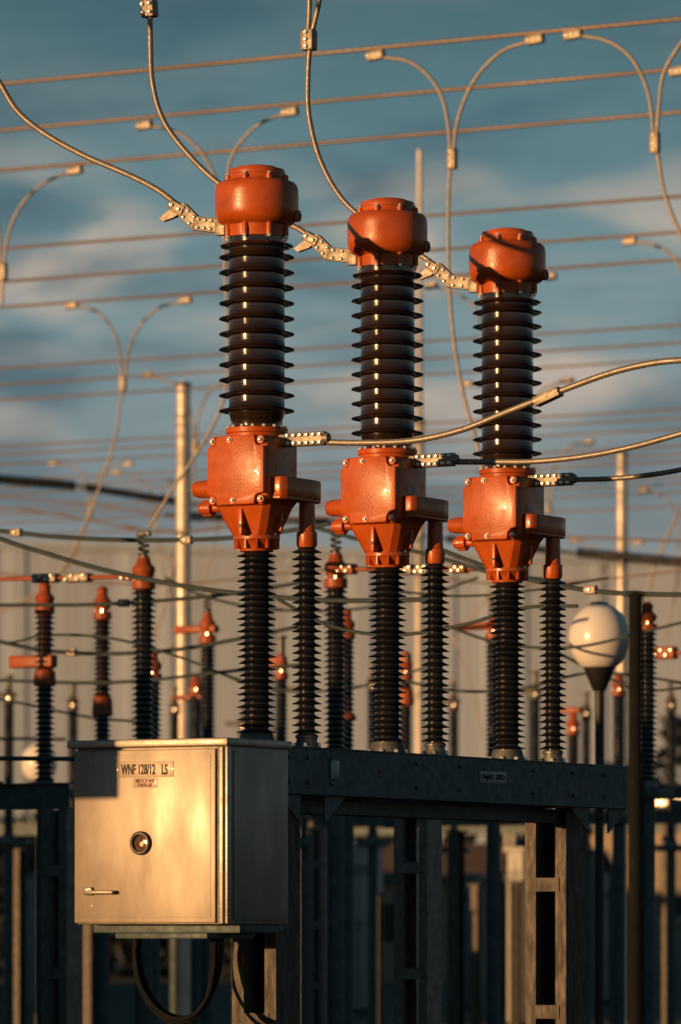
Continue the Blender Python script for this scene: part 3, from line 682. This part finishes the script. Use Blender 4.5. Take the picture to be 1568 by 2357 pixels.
def house(px,d,w,dp,h,rh,name):
    e=empty(name); O=P(px,0,d); Mx=LF(Vector((O.x,O.y,0))); mb=MB(); mb.box(-w/2,w/2,-dp/2,dp/2,0,h,M_WALL,Mx); mb.build('walls',e)
    mb=MB(); mb.raw([(-w/2-.3,-dp/2-.3,h),(w/2+.3,-dp/2-.3,h),(w/2+.3,dp/2+.3,h),(-w/2-.3,dp/2+.3,h),(-w/2-.3,0,h+rh),(w/2+.3,0,h+rh)],[(0,1,5,4),(2,3,4,5),(0,4,3),(1,2,5),(0,3,2,1)],M_ROOF,Mx); mb.build('roof',e)
    mb=MB(); k=int(w/2)
    for i in range(k):
        x=-w/2+(i+.5)*w/k
        mb.box(x-.4,x+.4,-dp/2-.02,-dp/2+.05,h*.4,h*.8,M_BLACK,Mx); mb.box(x-.5,x+.5,-dp/2-.08,-dp/2-.021,h*.37,h*.4,M_PLATE,Mx)
    mb.build('windows',e)
house(1050,158,5,4,3.0,1.2,'service_building'); house(1560,160,4,5,5.0,.8,'service_building')
wh=empty('warehouse_building'); wn=Vector((math.sin(math.radians(19)),-math.cos(math.radians(19)),0)); wx=Vector((-wn.y,wn.x,0)); wo=Vector((0,320,0)); Mw=frame(wo,wx,-wn,Z); hh=zat(1262,320)
mb=MB(); r2=random.Random(5); x=-70.
while x<70:
    wd_=r2.choice((.7,.7,.95,1.2)); off=r2.choice((0,.0,-.10)); mb.box(x,x+wd_-.03,off,off+.3,1.0,hh-.5,M_CLAD if r2.random()<.55 else M_CLAD2,Mw); x+=wd_
mb.box(-70,70,.22,40,0,hh-.6,M_CLAD2,Mw); mb.build('walls',wh)
mb=MB(); mb.box(-70.5,70.5,-.35,40.5,hh-.49,hh,M_CLAD2,Mw); mb.build('roof',wh)
mb=MB(); 
for k in range(12): mb.box(-66+k*11,-61+k*11,-.2,.1,0,5.,M_STEELD,Mw)
mb.build('doors',wh)

# ---------------------------------------------------------------- light & sky
sd=bpy.data.lights.new('sun','SUN'); sd.energy=5.0; sd.angle=math.radians(.5); sd.color=(1,.53,.21)
so=bpy.data.objects.new('sun',sd); so.rotation_mode='QUATERNION'; so.rotation_quaternion=LD.to_track_quat('-Z','Y'); scene.collection.objects.link(so)
wd=bpy.data.worlds.new('World'); scene.world=wd; wd.use_nodes=True; nt=wd.node_tree; bg=nt.nodes['Background']
sky=nt.nodes.new('ShaderNodeTexSky'); sky.sky_type='NISHITA'; sky.sun_disc=False; sky.sun_elevation=EL; sky.sun_rotation=math.radians(229.5)
def node(t,**k):
    n=nt.nodes.new(t)
    for a_,b_ in k.items(): setattr(n,a_,b_)
    return n
lk=nt.links.new
tc=node('ShaderNodeTexCoord'); sp=node('ShaderNodeSeparateXYZ'); lk(tc.outputs['Generated'],sp.inputs[0])
mr=node('ShaderNodeMapRange'); mr.inputs['From Min'].default_value=-.02; mr.inputs['From Max'].default_value=.20; lk(sp.outputs['Z'],mr.inputs['Value'])
rp=node('ShaderNodeValToRGB'); cr=rp.color_ramp
st=[(.0,(.10,.10,.10)),(.24,(.33,.26,.23)),(.33,(.36,.32,.285)),(.40,(.27,.28,.275)),(.48,(.195,.255,.28)),(.58,(.215,.30,.325)),(.68,(.165,.27,.30)),(.79,(.100,.20,.235)),(.9,(.062,.145,.172)),(1,(.048,.118,.145))]
cr.elements[0].position=st[0][0]; cr.elements[0].color=(*st[0][1],1); cr.elements[1].position=1; cr.elements[1].color=(*st[-1][1],1)
for p_,c_ in st[1:-1]:
    e=cr.elements.new(p_); e.color=(*c_,1)
lk(mr.outputs[0],rp.inputs['Fac'])
ns=node('ShaderNodeMix',data_type='RGBA',blend_type='MULTIPLY'); ns.inputs['Factor'].default_value=1; ns.inputs['B'].default_value=(.09,.09,.09,1); lk(sky.outputs[0],ns.inputs['A'])
m1=node('ShaderNodeMix',data_type='RGBA'); m1.inputs['Factor'].default_value=.92; lk(ns.outputs['Result'],m1.inputs['A']); lk(rp.outputs['Color'],m1.inputs['B'])
def cloud(scale,loc,lo,hi,col,strength,prev,band=None,seed=0):
    mp=node('ShaderNodeMapping'); mp.inputs['Scale'].default_value=scale; mp.inputs['Location'].default_value=loc; mp.inputs['Rotation'].default_value=(0,math.radians(3),0); lk(tc.outputs['Generated'],mp.inputs['Vector'])
    n=node('ShaderNodeTexNoise'); n.inputs['Scale'].default_value=1; n.inputs['Detail'].default_value=5; n.inputs['Roughness'].default_value=.45; n.inputs['Distortion'].default_value=.25; lk(mp.outputs[0],n.inputs['Vector'])
    r=node('ShaderNodeMapRange',interpolation_type='SMOOTHSTEP'); r.inputs['From Min'].default_value=lo; r.inputs['From Max'].default_value=hi; r.inputs['To Max'].default_value=strength; lk(n.outputs['Fac'],r.inputs['Value'])
    out=r.outputs[0]
    if band:
        rr=node('ShaderNodeValToRGB'); e=rr.color_ramp.elements; e[0].position=0; e[0].color=(0,0,0,1); e[1].position=1; e[1].color=(band[4],)*3+(1,)
        for p_,v_ in ((band[0],0),(band[1],1),(band[2],1),(band[3],band[4])):
            q=e.new(p_); q.color=(v_,v_,v_,1)
        lk(mr.outputs[0],rr.inputs['Fac']); mm=node('ShaderNodeMath',operation='MULTIPLY'); lk(out,mm.inputs[0]); lk(rr.outputs['Color'],mm.inputs[1]); out=mm.outputs[0]
    mx=node('ShaderNodeMix',data_type='RGBA'); lk(out,mx.inputs['Factor']); lk(prev,mx.inputs['A']); mx.inputs['B'].default_value=(*col,1); return mx.outputs['Result']
o=cloud((18,6,58),(1.3,0,2.1),.42,.68,(.050,.105,.138),.70,m1.outputs['Result'],band=(.40,.50,.95,.99,.8))
o=cloud((20,5,52),(4.2,0,.4),.46,.66,(.56,.45,.36),.80,o,band=(.48,.56,.68,.78,.08))
o=cloud((26,10,150),(2.2,3,.9),.50,.72,(.42,.37,.33),.32,o,band=(.30,.36,.62,.75,.10))
m2=node('ShaderNodeMapRange'); m2.inputs['From Min'].default_value=.20; m2.inputs['From Max'].default_value=.55; m2.inputs['To Max'].default_value=.85; lk(sp.outputs['Z'],m2.inputs['Value'])
mx=node('ShaderNodeMix',data_type='RGBA'); lk(m2.outputs[0],mx.inputs['Factor']); lk(o,mx.inputs['A']); mx.inputs['B'].default_value=(.009,.048,.070,1)
lk(mx.outputs['Result'],bg.inputs['Color']); bg.inputs['Strength'].default_value=1.0

# ---------------------------------------------------------------- camera
cd=bpy.data.cameras.new('camera'); cam=bpy.data.objects.new('camera',cd); scene.collection.objects.link(cam); scene.camera=cam
cam.location=(0,0,H); cam.rotation_euler=(math.radians(90),0,0)
cd.sensor_fit='HORIZONTAL'; cd.sensor_width=24; cd.lens=F/1568*24; cd.shift_y=(HY-1178.5)/1568; cd.clip_end=12000; cd.clip_start=.5
cd.dof.use_dof=True; cd.dof.focus_distance=28.4; cd.dof.aperture_fstop=3.3
scene.view_settings.view_transform='Standard'; scene.view_settings.look='None'; scene.view_settings.exposure=0
print('faces',sum(len(o.data.polygons) for o in scene.objects if o.type=='MESH'))
